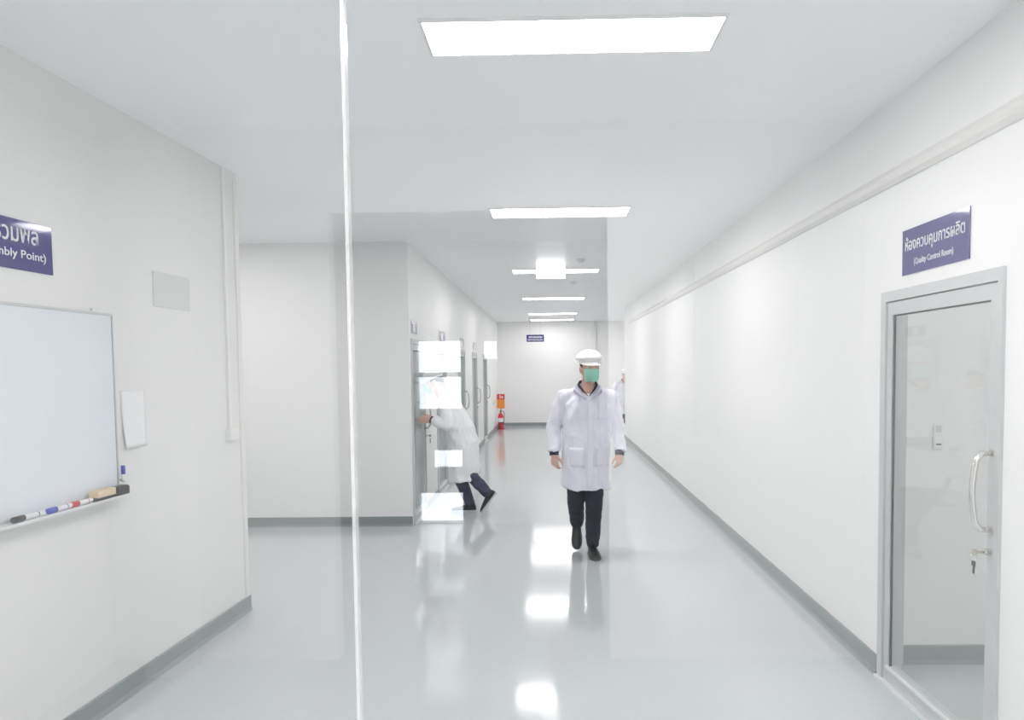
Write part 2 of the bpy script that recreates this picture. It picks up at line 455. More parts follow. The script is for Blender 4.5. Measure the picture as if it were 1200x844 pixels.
def glazed_door(name, loc, rz, wd, ht, handle_right=True, handle_z=1.28, handle_len=.3, detail=True):
    """aluminium framed glazed door; local x to the right as seen from the corridor, -y outwards"""
    t = struct(empty(name, loc, rz)); f = .05
    fr = boxes('door_frame', [(0, f, -.014, .1, 0, ht), (wd-f*.6, wd, -.014, .1, 0, ht), (f, wd-f*.6, -.014, .1, ht-f, ht)], 'alu', t)
    x0, x1, z0, z1 = f+.004, wd-f*.6-.004, .012, ht-f-.006
    s = .052
    leaf = boxes('door_leaf', [(x0, x0+s, -.004, .04, z0, z1), (x1-s, x1, -.004, .04, z0, z1),
                               (x0+s, x1-s, -.004, .04, z1-s-.01, z1), (x0+s, x1-s, -.004, .04, z0, z0+s+.03)], 'alu', t)
    boxes('pane', [(x0+s, x1-s, .012, .020, z0+s+.03, z1-s-.01)], 'pane', leaf)
    boxes('gasket', [(x0+s, x0+s+.007, .002, .012, z0+s+.03, z1-s-.01), (x0+s, x1-s, .002, .012, z1-s-.017, z1-s-.01)], 'gasket', leaf)
    boxes('glazing_bead', [(x0+s-.012, x1-s+.002, -.014, -.004, z0+s+.016, z0+s+.03)], 'alu_light', leaf)
    boxes('threshold', [(0.0, wd, -.03, .1, 0, .010)], 'alu_light', t)
    hx = x1-s*.5 if handle_right else x0+s*.5
    hd = build('handle', bent_handle(handle_len, .075, .011), 'chrome', leaf, True); hd.location = (hx, -.004, handle_z)
    bm = bmesh.new()
    for zz in (0, -handle_len): loft(bm, [((0, 0, zz), (.017, 0, 0), (0, 0, .017)), ((0, -.006, zz), (.017, 0, 0), (0, 0, .017))], 16)
    hr = build('handle_rose', bm, 'chrome', leaf); hr.location = (hx, -.004, handle_z)
    lz = handle_z - handle_len - .085
    bm = bmesh.new(); loft(bm, [((0, 0, 0), (.014, 0, 0), (0, 0, .014)), ((0, -.022, 0), (.014, 0, 0), (0, 0, .014)), ((0, -.026, 0), (.009, 0, 0), (0, 0, .009))], 16)
    lk = build('lock_cylinder', bm, 'chrome', leaf); lk.location = (hx, -.004, lz)
    if detail:
        k = boxes('key', [(-.0012, .0012, -.052, -.022, -.005, .005), (-.0014, .0014, -.074, -.052, -.012, .012)], 'brass', leaf, bev=.0008); k.location = (hx, -.004, lz)
        bm = bmesh.new()
        c = Vector((0, -.066, -.022)); pts = [c + Vector((0, math.cos(2*PI*i/16)*.014, math.sin(2*PI*i/16)*.014)) for i in range(17)]
        tube(bm, pts, .0016, 6); r = build('key_ring', bm, 'chrome', leaf, True); r.location = (hx, -.004, lz)
        k = boxes('key', [(-.012, .010, -.067, -.063, -.055, -.034), (-.004, .004, -.067, -.063, -.085, -.055)], 'ink_black', leaf, bev=.0015); k.location = (hx, -.004, lz)
        k = boxes('key', [(-.010, .008, -.062, -.059, -.058, -.036), (-.003, .003, -.062, -.059, -.098, -.058)], 'brass', leaf, bev=.001); k.location = (hx, -.004, lz)
    return t
glazed_door('door_1', (XR, D1B, 0), -PI/2, D1B-D1A, D1H, True, 1.285, .305)
for i, (a, b) in enumerate(DL):
    glazed_door('door_%d' % (i+2), (XL, a, 0), PI/2, b-a, DLH, True, 1.26, .3, detail=(i == 0))

# remote control in its holder on the control room wall
c = on_y(1097, 515, 3.92)
t = empty('remote_control', (c.x, 3.92, c.z)); tag(t, 'white remote control in a wall holder behind the right glass door', 'remote')
boxes('holder', [(-.024, .024, -.022, 0, -.055, .012)], 'plastic', t, bev=.004)
boxes('remote_body', [(-.02, .02, -.026, -.006, -.05, .085)], 'tag_white', t, bev=.005)
boxes('screen', [(-.014, .014, -.0275, -.0255, .04, .075)], 'grey_plate', t)
boxes('button_row', [(-.013, .013, -.028, -.0255, -.028, -.020)], 'ink_black', t)
c2 = on_y(1068, 519, 3.92)
tag(boxes('cable_trunking', [(c2.x-c.x-.03, -.03, -.012, 0, -.022, .022)], 'plastic', loc=(c.x, 3.92, c.z-.01)), 'short white cable trunking beside the remote control', 'trunking')

# ------------------------------------------------------------------ signs
def sign_plate(name, loc, rz, wd, ht, lines, label, th=.006, cat='sign', m='purple'):
    t = empty(name, loc, rz); tag(t, label, cat)
    boxes('plate', [(-wd/2, wd/2, -th, 0, 0, ht)], m, t, bev=.001)
    for body, w_, h_, zc, xc, bold in lines:
        me = text_mesh(body, w_, h_, bold=bold)
        o = link_mesh('lettering', me, 'white_ink', t); o.location = (xc, -th-.0002, zc)
    return t
s0, s1 = on_x(1064, 324, XR), on_x(1144, 302, XR)
sign_plate('door_sign', (XR, 3.283, 2.057), -PI/2, .56, .213,
           [('ห้องควบคุมการผลิต', .50, .085, .135, 0, .012), ('(Quality Control Room)', .33, .036, .050, 0, .014)],
           'purple room sign with white Thai lettering above the right glass door')
c = on_left(61, 323); ct = on_left(57, 267)
sl = (c-LA).dot(LD)
LW0 = Vector((LA.x, LA.y, 0))
wsg, hsg = .60, ct.z-c.z
sign_plate('assembly_sign', LW0 + LD*(sl-wsg/2) + Vector((0, 0, c.z)), LTH, wsg, hsg,
           [('จุดรวมพล', .33, .085, hsg*.63, 0.055, .012), ('(Assembly Point)', .40, .045, hsg*.30, 0.06, .012)],
           'purple sign with white Thai lettering on the left wall above the whiteboard')

# plates above the doors of the corridor
plates = [(7.38, 7.95, 2.0, 2.13, 'grey printed room plate above the nearest corridor door'),
          (9.5, 10.1, 1.99, 2.12, 'grey printed room plate above the second corridor door'),
          (11.7, 12.3, 1.99, 2.12, 'grey printed room plate above the third corridor door'),
          (13.8, 14.4, 1.99, 2.12, 'grey printed room plate above the fourth corridor door')]
M['plate_print'] = mat('greyed_print', (0.20, 0.19, 0.30), 0.15, coat=.5)
for a, b, z0, z1, lb in plates:
    if a < YB: a = YB+.03
    wd = b-a
    t = empty('room_plate', (XL, (a+b)/2, z0), PI/2); tag(t, lb, 'sign', 'room plates above the corridor doors')
    boxes('backing', [(-wd/2, wd/2, -.008, 0, 0, z1-z0+.05)], 'tag_white', t)
    boxes('printed_panel', [(-wd/2+.03, wd/2-.03, -.010, -.008, .015, z1-z0+.02)], 'plate_print', t)
    boxes('print_stripe', [(-wd*.12, wd*.10, -.0115, -.010, .03, z1-z0)], 'tag_white', t)

# hanging sign near the end wall
YS = 18.9
p0, p1 = on_y(617, 392.5, YS), on_y(637.5, 400.5, YS)
t = empty('hanging_sign', ((p0.x+p1.x)/2, YS, p1.z)); tag(t, 'small purple sign hanging from the ceiling at the far end', 'sign')
hw, hh = (p1.x-p0.x)/2, p0.z-p1.z
boxes('plate', [(-hw, hw, -.008, .008, 0, hh)], 'purple', t, bev=.002)
def dashes(name, z0, z1, x0, x1, gaps):
    L = []; x = x0
    random.seed(3)
    while x < x1:
        ww = min(random.uniform(.018, .034), x1-x); L.append((x, x+ww, -.0095, -.008, z0+random.uniform(0, .004), z1-random.uniform(0, .008))); x += ww+gaps
    return boxes(name, L, 'white_ink', t)
dashes('lettering', hh*.50, hh*.82, -hw*.75, hw*.80, .014)
dashes('lettering', hh*.16, hh*.38, -hw*.85, hw*.85, .012)
for s in (-.6, .6):
    bm = bmesh.new(); tube(bm, [(s*hw, 0, hh), (s*hw, 0, ZC-p1.z-.0)], .004, 8); build('hanging_rod', bm, 'alu', t)
boxes('ceiling_bracket', [(-hw*.75, hw*.75, -.03, .03, ZC-p1.z-.02, ZC-p1.z)], 'plastic', t)

# ------------------------------------------------------------------ left wall: whiteboard and its things
wb_tr, wb_br = on_left(128, 368), on_left(137, 578)
S = lambda p: (p-LA).dot(LD)
sR = (S(wb_tr)+S(wb_br))/2; zT, zB = wb_tr.z, wb_br.z
WBW = 1.25
t = empty('whiteboard', LW0 + LD*sR + Vector((0, 0, zB)), LTH); tag(t, 'blank whiteboard with thin metal frame on the left wall', 'whiteboard')
H_ = zT-zB
boxes('writing_surface', [(-WBW+.012, -.012, -.014, -.002, .012, H_-.012)], 'board', t)
boxes('frame', [(-WBW, 0, -.018, 0, H_-.012, H_), (-WBW, 0, -.018, 0, 0, .012), (-WBW, -WBW+.012, -.018, 0, .012, H_-.012), (-.010, 0, -.018, 0, .012, H_-.012)], 'alu', t, bev=.002)
boxes('tray', [(-WBW+.05, 0, -.085, -.018, -.006, .0), (-WBW+.05, 0, -.089, -.085, -.006, .006)], 'alu_light', t)
bm = bmesh.new(); loft(bm, [((-.14, -.006, H_+.012), (.008, 0, 0), (0, 0, .008)), ((-.14, -.016, H_+.012), (.005, 0, 0), (0, 0, .005))], 12)
build('hook', bm, 'plastic', t)

def tray_point(px, py): return S(on_left(px, py))-sR      # distance along the board
def wb_thing(name, sx, rz=0.0, z=0.0, d=.05):
    return empty(name, LW0 + LD*(sR+sx) + LN*d + Vector((0, 0, zB+z)), LTH+rz)
def marker(sx, m, label, rz, L=.125, d=.05):
    r = .0105
    o = wb_thing('marker_pen', sx, rz, r*1.22+.0002, d); tag(o, label, 'marker', 'marker pens on the whiteboard tray')
    bm = bmesh.new(); tube(bm, [(-L/2, 0, 0), (-L/2+.004, 0, 0), (L*.16, 0, 0)], [r*.8, r, r], 14); build('barrel', bm, 'tag_white', o, True)
    bm = bmesh.new(); tube(bm, [(L*.16, 0, 0), (L/2-.006, 0, 0), (L/2, 0, 0)], [r*1.22, r*1.2, r*.8], 14); build('cap', bm, m, o, True)
    bm = bmesh.new(); tube(bm, [(-L*.30, 0, 0), (-L*.27, 0, 0)], [r*1.015, r*1.015], 14); build('label_band', bm, m, o, True)
    return o
marker(tray_point(20, 609), 'ink_black', 'white marker pen with black cap, leftmost on the whiteboard tray', PI, .17)
marker(tray_point(57, 598), 'ink_blue', 'white marker pen with violet blue cap, middle one on the whiteboard tray', PI+.03, .15)
marker(tray_point(83, 591), 'ink_red', 'white marker pen with red cap beside the wooden eraser', PI-.03, .135)
# wooden backed eraser and a dark felt block
o = wb_thing('board_eraser', tray_point(108, 583), .03, .0, .052); tag(o, 'pale wooden board eraser on the whiteboard tray', 'eraser')
boxes('wooden_back', [(-.065, .065, -.026, .026, .016, .05)], 'wood', o, bev=.004)
boxes('felt_pad', [(-.064, .064, -.025, .025, .0003, .016)], 'felt', o)
o = wb_thing('felt_block', tray_point(131, 576)+.0, .02, .0, .05); tag(o, 'dark grey felt block at the right end of the whiteboard tray', 'eraser')
boxes('felt', [(-.055, .03, -.024, .024, .0003, .042)], 'felt', o, bev=.004)
boxes('top_strip', [(-.05, .025, -.02, .02, .041, .046)], 'ink_black', o, bev=.001)
# blue marker standing upright beside the board
o = empty('marker_pen', LW0 + LD*(sR+.012) + LN*.03 + Vector((0, 0, zB+.004)), LTH); tag(o, 'blue capped marker pen clipped upright at the right edge of the whiteboard', 'marker')
bm = bmesh.new(); tube(bm, [(0, 0, .05), (0, 0, .09)], [.0085, .0085], 14); build('barrel', bm, 'tag_white', o, True)
bm = bmesh.new(); tube(bm, [(0, 0, .09), (0, 0, .128), (0, 0, .132)], [.0098, .0098, .007], 14); build('cap', bm, 'ink_blue', o, True)
boxes('clip', [(-.004, .004, -.002, .03, .055, .065)], 'alu', o)

# sheet of paper taped on the wall, lower corner curling
pa, pb = on_left(140, 458), on_left(172, 522)
x0, x1, z0, z1 = S(pa), S(pb), pb.z, pa.z
bm = bmesh.new(); nx, nz = 8, 12; g = []
for j in range(nz+1):
    row = []
    for i in range(nx+1):
        u, v = i/nx, j/nz
        d = .0015 + .018*(1-v)**2*(1-u)**1.5 + .004*(1-v)*math.sin(u*PI)
        row.append(bm.verts.new((x0+(x1-x0)*(u+.05*(1-v)*(1-u)), -d, z0+(z1-z0)*v)))
    g.append(row)
for j in range(nz):
    for i in range(nx): bm.faces.new((g[j][i], g[j][i+1], g[j+1][i+1], g[j+1][i]))
r = bmesh.ops.extrude_face_region(bm, geom=bm.faces[:])
for e in r['geom']:
    if isinstance(e, bmesh.types.BMVert): e.co.y -= .0006
tag(build('paper_sheet', bm, 'paper', smooth=True, loc=LW0, rz=LTH), 'white sheet of paper taped to the wall right of the whiteboard', 'paper')

# cable trunking and socket box
ca, cb = on_left(258, 205), on_left(269, 503)
s0 = (S(ca)+S(cb))/2
t = empty('cable_trunking', LW0 + LD*s0, LTH); tag(t, 'vertical white cable trunking ending in a switch box on the left wall', 'trunking')
boxes('duct', [(-.012, .012, -.014, 0, cb.z, ZC-.005)], 'plastic', t, bev=.002)
boxes('duct_cover', [(-.010, .010, -.017, -.014, cb.z+.002, ZC-.01)], 'tag_white', t)
boxes('switch_box', [(-.045, .065, -.035, 0, cb.z-.07, cb.z)], 'plastic', t, bev=.004)
# grey plate that imitates a faint reflection on the glass
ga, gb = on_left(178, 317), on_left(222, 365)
tag(boxes('reflection_patch', [(S(ga), S(gb), -.006, 0, gb.z, ga.z)], 'grey_plate', loc=LW0, rz=LTH, bev=.002), 'square pale grey patch imitating a reflection on the left wall above the paper sheet', 'reflection patch')

# ------------------------------------------------------------------ far end
# white conduit on the end wall
c = on_y(697.5, 400, YE)
t = empty('rod', (c.x, YE, 0)); tag(t, 'thin white conduit down the end wall behind the man\'s cap', 'rod')
bm = bmesh.new(); tube(bm, [(0, -.03, 1.0), (0, -.03, ZC-.002)], .025, 12); build('pipe', bm, 'tag_white', t, True)  # plain white upright bar with a small box at its foot
boxes('end_box', [(-.05, .05, -.05, 0, .9, 1.02)], 'plastic', t, bev=.005)
# fire extinguisher with its orange sign on a post
c = on_z(588, 503, 0); ex = Vector((c.x, min(c.y, 19.9), 0)); k = ex.y
def ez(py): return on_y(588, py, k).z
t = empty('fire_extinguisher', (ex.x-.02, ex.y-.06, 0)); tag(t, 'red fire extinguisher standing in the far left corner', 'extinguisher')
r = .075
bm = bmesh.new(); loft(bm, [((0, 0, 0), (r, 0, 0), (0, r, 0)), ((0, 0, .36), (r, 0, 0), (0, r, 0)), ((0, 0, .41), (r*.8, 0, 0), (0, r*.8, 0)), ((0, 0, .44), (r*.35, 0, 0), (0, r*.35, 0)), ((0, 0, .47), (r*.3, 0, 0), (0, r*.3, 0))], 24); build('cylinder', bm, 'red', t, True)
bm = bmesh.new(); loft(bm, [((0, 0, .20), (r+.001, 0, 0), (0, r+.001, 0)), ((0, 0, .31), (r+.001, 0, 0), (0, r+.001, 0))], 24, False); build('label_band', bm, 'tag_white', t, True)
bm = bmesh.new(); loft(bm, [((0, 0, .17), (r+.001, 0, 0), (0, r+.001, 0)), ((0, 0, .195), (r+.001, 0, 0), (0, r+.001, 0))], 24, False); build('dark_band', bm, 'ink_black', t, True)
boxes('valve', [(-.02, .02, -.02, .02, .47, .51)], 'ink_black', t, bev=.004)
boxes('lever', [(-.012, .012, -.10, .03, .51, .522), (-.012, .012, -.09, .02, .485, .495)], 'ink_black', t)
bm = bmesh.new(); tube(bm, [(.02, 0, .49), (.08, 0, .48), (.1, 0, .42), (.085, 0, .2), (.08, 0, .12)], .01, 8); build('hose', bm, 'ink_black', t, True)
t = empty('extinguisher_stand', (ex.x-.02, ex.y+.09, 0)); tag(t, 'red post with orange fire sign behind the extinguisher', 'sign stand')
boxes('foot', [(-.13, .13, -.05, .06, 0, .02)], 'red', t, bev=.003)
bm = bmesh.new(); tube(bm, [(0, 0, .02), (0, 0, ez(463))], .014, 10); build('post', bm, 'red', t, True)
zt, zb = ez(462), ez(479)
boxes('sign_panel', [(-.105, .105, -.026, -.014, zb, zb+(zt-zb)*.62)], 'orange', t)
boxes('sign_header', [(-.105, .105, -.026, -.014, zb+(zt-zb)*.62, zt)], 'red', t)
boxes('pictogram', [(-.03, -.005, -.028, -.026, zb+(zt-zb)*.68, zb+(zt-zb)*.92), (.02, .06, -.028, -.026, zb+(zt-zb)*.7, zb+(zt-zb)*.86)], 'tag_white', t)
# notice with coloured marks on the corridor wall by the extinguisher
na, nb = on_x(574, 456, XL), on_x(582, 480, XL)
t = empty('notice_sheet', (XL, (na.y+nb.y)/2, nb.z), PI/2); tag(t, 'white notice with blue and yellow marks on the corridor wall near the extinguisher', 'notice')
hw, hh = .45, .45
boxes('sheet', [(-hw, hw, -.006, 0, 0, hh)], 'tag_white', t)
M['mark_blue'] = mat('mark_blue', (.2, .4, .8), .5); M['mark_yellow'] = mat('mark_yellow', (.85, .75, .15), .5)
boxes('blue_mark', [(-hw*.5, -hw*.1, -.008, -.006, hh*.42, hh*.6)], 'mark_blue', t)
boxes('yellow_mark', [(hw*.2, hw*.75, -.008, -.006, hh*.5, hh*.72)], 'mark_yellow', t)

# ------------------------------------------------------------------ people
def V(*a): return Vector(a)

def add_hand(bm, wrist, down, fwd, out, curl=0.6, s=1.0):
    """palm, four fingers and a thumb; down: along the hand, fwd: thumb side, out: back of the hand"""
    down, fwd, out = V(*down).normalized(), V(*fwd).normalized(), V(*out).normalized()
    w = V(*wrist)
    loft(bm, [(w, fwd*.026*s, out*.019*s), (w+down*.03*s, fwd*.032*s, out*.017*s), (w+down*.065*s, fwd*.039*s, out*.015*s), (w+down*.09*s, fwd*.038*s, out*.013*s)], 14)
    lens = (.072, .08, .074, .058)
    for i, L in enumerate(lens):
        b = w + down*(.083 - .004*abs(i-1.2))*s + fwd*(.029 - .0195*i)*s
        p = [b]; d = down.copy(); a = 0
        for k, f in enumerate((.42, .32, .26)):
            a += curl*(.45 + .12*k + .05*i)
            d = (down*math.cos(a) - out*math.sin(a)).normalized()
            p.append(p[-1] + d*L*f*s)
        tube(bm, p, [.0095*s, .0088*s, .008*s, .0066*s], 8)
        for q, rr in zip(p, (.0095, .0088, .008, .0066)): ball(bm, q, rr*s, n=8)
    b = w + down*.025*s + fwd*.024*s
    p = [b, b + (down*.6 + fwd*.75 - out*.25).normalized()*.034*s]
    p.append(p[1] + (down*.9 + fwd*.25 - out*.35).normalized()*.03*s)
    p.append(p[2] + (down*.95 - fwd*.05 - out*.45).normalized()*.024*s)
    tube(bm, p, [.015*s, .0118*s, .0098*s, .0072*s], 8)
    for q, rr in zip(p, (.015, .0118, .0098, .0072)): ball(bm, q, rr*s, n=8)

def add_head(bm, c, rot):
    """head facing -y, height 0.235; c is its centre"""
    def tr(x, y, z): return c + rot @ V(x, y, z)
    U, W = rot @ V(1, 0, 0), rot @ V(0, 1, 0)
    prof = [(-.115, .028, .030, -.052), (-.105, .043, .045, -.045), (-.085, .056, .066, -.028), (-.055, .064, .082, -.012), (-.02, .069, .090, -.004),
            (.015, .073, .094, .0), (.05, .074, .096, .002), (.08, .066, .086, .004), (.102, .048, .064, .006), (.115, .024, .033, .008)]
    loft(bm, [(tr(0, y, z), U*a, W*b) for z, a, b, y in prof], 24)
    tube(bm, [tr(0, -.088, .022), tr(0, -.103, -.005), tr(0, -.109, -.026), tr(0, -.09, -.036)], [.009, .012, .016, .011], 10)      # nose
    ball(bm, tr(.012, -.096, -.03), .009, n=8); ball(bm, tr(-.012, -.096, -.03), .009, n=8)
    tube(bm, [tr(-.045, -.072, .034), tr(-.02, -.089, .038), tr(.02, -.089, .038), tr(.045, -.072, .034)], [.009, .011, .011, .009], 8)   # brow
    tube(bm, [tr(-.024, -.083, -.058), tr(0, -.091, -.056), tr(.024, -.083, -.058)], [.005, .009, .005], 8)      # lips
    tube(bm, [tr(-.02, -.081, -.068), tr(0, -.089, -.069), tr(.02, -.081, -.068)], [.005, .009, .005], 8)
    ball(bm, tr(0, -.078, -.098), .018, n=8)                                                                        # chin
    for s in (-1, 1):
        ball(bm, tr(s*.077, .01, -.005), .010, .021, .033, n=10, rot=rot @ Matrix.Rotation(s*.35, 3, 'Z'))        # ears
        ball(bm, tr(s*.071, .008, -.034), .008, .011, .012, n=8)
        ball(bm, tr(s*.045, -.062, -.008), .02, .02, .016, n=8)                                                     # cheekbone

def shoe(bm_u, bm_s, ankle, toe, up):
    """ankle above the heel, toe tip on the sole"""
    a, t = V(*ankle), V(*toe); up = V(*up).normalized()
    f = (t - a); f = (f - up*f.dot(up)).normalized(); sd = f.cross(up).normalized()
    sole = a - up*.085                                   # ground point below the ankle
    def P(x, h): return sole + f*x + up*h
    L = .2
    loft(bm_u, [(P(-.066, .035), sd*.018, up*.024), (P(-.055, .045), sd*.032, up*.036), (P(-.02, .05), sd*.038, up*.042), (P(.03, .048), sd*.040, up*.041),
                (P(.08, .04), sd*.043, up*.034), (P(.13, .034), sd*.047, up*.028), (P(.175, .028), sd*.043, up*.022), (P(.205, .024), sd*.028, up*.016), (P(.216, .022), sd*.012, up*.009)], 16)
    loft(bm_u, [(P(-.012, .06), sd*.038, f*.046), (P(-.008, .10), sd*.036, f*.043), (P(-.004, .135), sd*.037, f*.043)], 16)
    pts = [(-.068, .02), (-.055, .036), (-.02, .041), (.03, .041), (.08, .045), (.13, .050), (.175, .046), (.208, .031), (.221, .012)]
    n = len(pts)
    for h0, h1 in ((0, .02),):
        lo = [bm_s.verts.new(P(x, h0) + sd*w_) for x, w_ in pts] + [bm_s.verts.new(P(x, h0) - sd*w_) for x, w_ in reversed(pts)]
        hi = [bm_s.verts.new(P(x, h1) + sd*w_) for x, w_ in pts] + [bm_s.verts.new(P(x, h1) - sd*w_) for x, w_ in reversed(pts)]
        m_ = len(lo)
        for i in range(m_): bm_s.faces.new((lo[i], lo[(i+1) % m_], hi[(i+1) % m_], hi[i]))
        bm_s.faces.new(list(reversed(lo))); bm_s.faces.new(hi)

def make_person(J, label, loc, rz, coat_m='coat', trouser_m='trouser', sole_m='sole', seed=0.0, mask=True):
    root = empty('person', loc, rz); tag(root, label, 'person')
    hc = V(*J['head']); hrot = Matrix.Rotation(J.get('head_turn', 0), 3, 'Z') @ Matrix.Rotation(J.get('head_tilt', 0), 3, 'X')
    nk, ch, pv = V(*J['neck']), V(*J['chest']), V(*J['pelvis'])
    # --- body: one continuous skin
    bm = bmesh.new()
    add_head(bm, hc, hrot)
    chin = hc + hrot @ V(0, .012, -.075)
    tube(bm, [chin + V(0, 0, .02), chin.lerp(nk, .5), nk, nk.lerp(ch, .3)], [.053, .055, .060, .075], 16)
    sp = (nk-pv).normalized(); fw = V(1, 0, 0).cross(sp).normalized()
    X = V(1, 0, 0)
    loft(bm, [(pv - sp*.08, X*.13, fw*.09), (pv, X*.15, fw*.10), (pv.lerp(ch, .5), X*.135, fw*.09), (ch, X*.14, fw*.09), (ch.lerp(nk, .6), X*.11, fw*.07), (nk - sp*.02, X*.062, fw*.056)], 20)
    for s in ('R', 'L'):
        sh, el, wr = V(*J['shoulder'+s]), V(*J['elbow'+s]), V(*J['wrist'+s])
        limb(bm, sh, .038, el, .034); limb(bm, el, .034, wr, .025); limb(bm, ch.lerp(nk, .6) - sp*.02, .045, sh, .038)
        hp, kn, an = V(*J['hip'+s]), V(*J['knee'+s]), V(*J['ankle'+s])
        limb(bm, hp, .075, kn, .048); limb(bm, kn, .048, an, .034)
        limb(bm, pv, .09, hp, .075)
        h = J['hand'+s]; add_hand(bm, wr, *h)
    me = fused(bm, .0048, 4)
    link_mesh('body', me, 'skin', root)
    # --- trousers
    bm = bmesh.new()
    loft(bm, [(pv - sp*.1, X*.14, fw*.1), (pv + sp*.06, X*.165, fw*.12)], 20)
    for s in ('R', 'L'):
        hp, kn, an = V(*J['hip'+s]), V(*J['knee'+s]), V(*J['ankle'+s])
        limb(bm, hp, .092, kn, .074); limb(bm, kn, .074, kn.lerp(an, .6), .067); limb(bm, kn.lerp(an, .6), .067, kn.lerp(an, .93), .061)
    me = fused(bm, .009, 4); crease(me, .008, 9, (1, 1, 1.6), seed)
    link_mesh('trousers', me, trouser_m, root)
    # --- shoes
    for s in ('R', 'L'):
        bu, bs = bmesh.new(), bmesh.new()
        shoe(bu, bs, J['ankle'+s], J['toe'+s], J.get('up'+s, (0, 0, 1)))
        o = build('shoe', bu, 'leather', root, True)
        build('sole', bs, sole_m, o)
    # --- coat: trunk and sleeves in one cloth
    bm = bmesh.new()
    loft(bm, [(c, u, v) for c, u, v in J['coat']], 32)
    for s in ('R', 'L'):
        sh, el, wr = V(*J['shoulder'+s]), V(*J['elbow'+s]), V(*J['wrist'+s])
        ctop = V(*J['coat'][-1][0]); limb(bm, ctop.lerp(sh, .25) - sp*.015, .045, sh, .062, 18)
        limb(bm, sh, .066, el, .060, 18)
        e2 = el.lerp(wr, .94); tube(bm, [el, el.lerp(e2, .5), e2], [.060, .056, .053], 18)
    me = fused(bm, .0075, 6); crease(me, .013, 5.5, (1, 1, .8), seed+3); crease(me, .010, 10, (1.2, 1.2, .6), seed+8)
    coat = link_mesh('lab_coat', me, coat_m, root)
    # front overlap, pocket and buttons follow the coat front
    hem_c, hem_u, hem_v = [V(*q) for q in J['coat'][0]]
    def front(z, x, off=.004):
        rr = J['coat']
        for i in range(len(rr)-1):
            z0, z1 = rr[i][0][2], rr[i+1][0][2]
            if z0 <= z <= z1:
                f = (z-z0)/(z1-z0+1e-6); c = V(*rr[i][0]).lerp(V(*rr[i+1][0]), f); u = V(*rr[i][1]).lerp(V(*rr[i+1][1]), f); v = V(*rr[i][2]).lerp(V(*rr[i+1][2]), f)
                cs = max(-.95, min(.95, x/u.length)); q = c + u*cs - v*math.sqrt(1-cs*cs)
                return V(q.x, q.y-off-.006, z)
        return V(x, -.2, z)
    zh, ztop = J['coat'][0][0][2], J['coat'][-1][0][2]-.05
    def strip(name, x0, x1, z0, z1, m, n=14, th=.004, k=3):
        bm = bmesh.new(); g = []
        for j in range(n+1):
            z = z0+(z1-z0)*j/n
            g.append([bm.verts.new(front(z, x0+(x1-x0)*i/k)) for i in range(k+1)])
        for j in range(n):
            for i in range(k): bm.faces.new((g[j][i], g[j][i+1], g[j+1][i+1], g[j+1][i]))
        r_ = bmesh.ops.extrude_face_region(bm, geom=bm.faces[:])
        for e in r_['geom']:
            if isinstance(e, bmesh.types.BMVert): e.co.y += .02
        return build(name, bm, m, coat, True)
    if J.get('front', True):
        cx = J['coat'][-1][0][0]
        strip('front_placket', cx-.03, cx+.025, zh+.02, ztop-.03, coat_m)
        strip('breast_pocket', cx+.06, cx+.16, 1.20, 1.335, coat_m, 6)
        strip('side_pocket', cx+.045, cx+.175, .80, .96, coat_m, 6)
        strip('side_pocket', cx-.175, cx-.05, .80, .96, coat_m, 6)
        for z in (1.36, 1.22, 1.08, .94, .8):
            q = front(z, cx-.005, .006); bm = bmesh.new()
            loft(bm, [(q, (.009, 0, 0), (0, 0, .009)), (q+V(0, -.004, 0), (.008, 0, 0), (0, 0, .008))], 12); build('button', bm, 'tag_white', coat)
        bm = bmesh.new(); q = front(1.33, cx+.135); tube(bm, [q+V(0, -.003, -.05), q+V(0, -.003, .03)], .005, 8); build('pen', bm, 'tag_white', coat)
    # --- shirt collar and cuffs
    def collar(name, pts, wdt, m):
        bm = bmesh.new(); g = []
        full = [V(-p[0], p[1], p[2]) for p in reversed(pts)] + [V(*p) for p in pts[1:]]
        for i, p in enumerate(full):
            e = abs(i-(len(full)-1)/2)/((len(full)-1)/2)
            d = V(p.x, p.y*.7, 0); d = d.normalized() if d.length > 1e-4 else V(0, 1, 0)
            wd = wdt*(1 - .55*max(0, e-.7)/.3)
            lo = p + d*wd*.75 + V(0, -.004*e, -wd*(.75 - .35*e))
            mid = p + d*wd*.35 + V(0, -.008*e, .004)
            g.append([bm.verts.new(nk+q) for q in (p + V(0, 0, -.03*(1-e)), p, mid, lo)])
        for i in range(len(g)-1):
            for k in range(3): bm.faces.new((g[i][k], g[i+1][k], g[i+1][k+1], g[i][k+1]))
        bmesh.ops.solidify(bm, geom=bm.faces[:], thickness=.004)
        return build(name, bm, m, root, True)
    if J.get('front', True):
        collar('shirt_collar', [(0, .066, .052), (.035, .058, .05), (.062, .03, .043), (.070, -.005, .03), (.062, -.045, .008), (.045, -.085, -.02), (.026, -.112, -.048), (.006, -.128, -.078)], .026, 'navy')
        c_ = collar('coat_collar', [(0, .088, .025), (.05, .076, .02), (.085, .04, .010), (.096, .0, -.004), (.088, -.05, -.02), (.07, -.095, -.042), (.048, -.122, -.068), (.02, -.140, -.105)], .046, coat_m); c_.parent = coat
    for s in ('R', 'L'):
        el, wr = V(*J['elbow'+s]), V(*J['wrist'+s]); d = (wr-el).normalized()
        bm = bmesh.new(); tube(bm, [wr - d*.05, wr + d*.018], [.041, .039], 18); build('shirt_cuff', bm, 'navy', root, True)
    # --- cap
    def tr(x, y, z): return hc + hrot @ V(x, y, z)
    U, W = hrot @ V(1, 0, 0), hrot @ V(0, 1, 0)
    bm = bmesh.new()
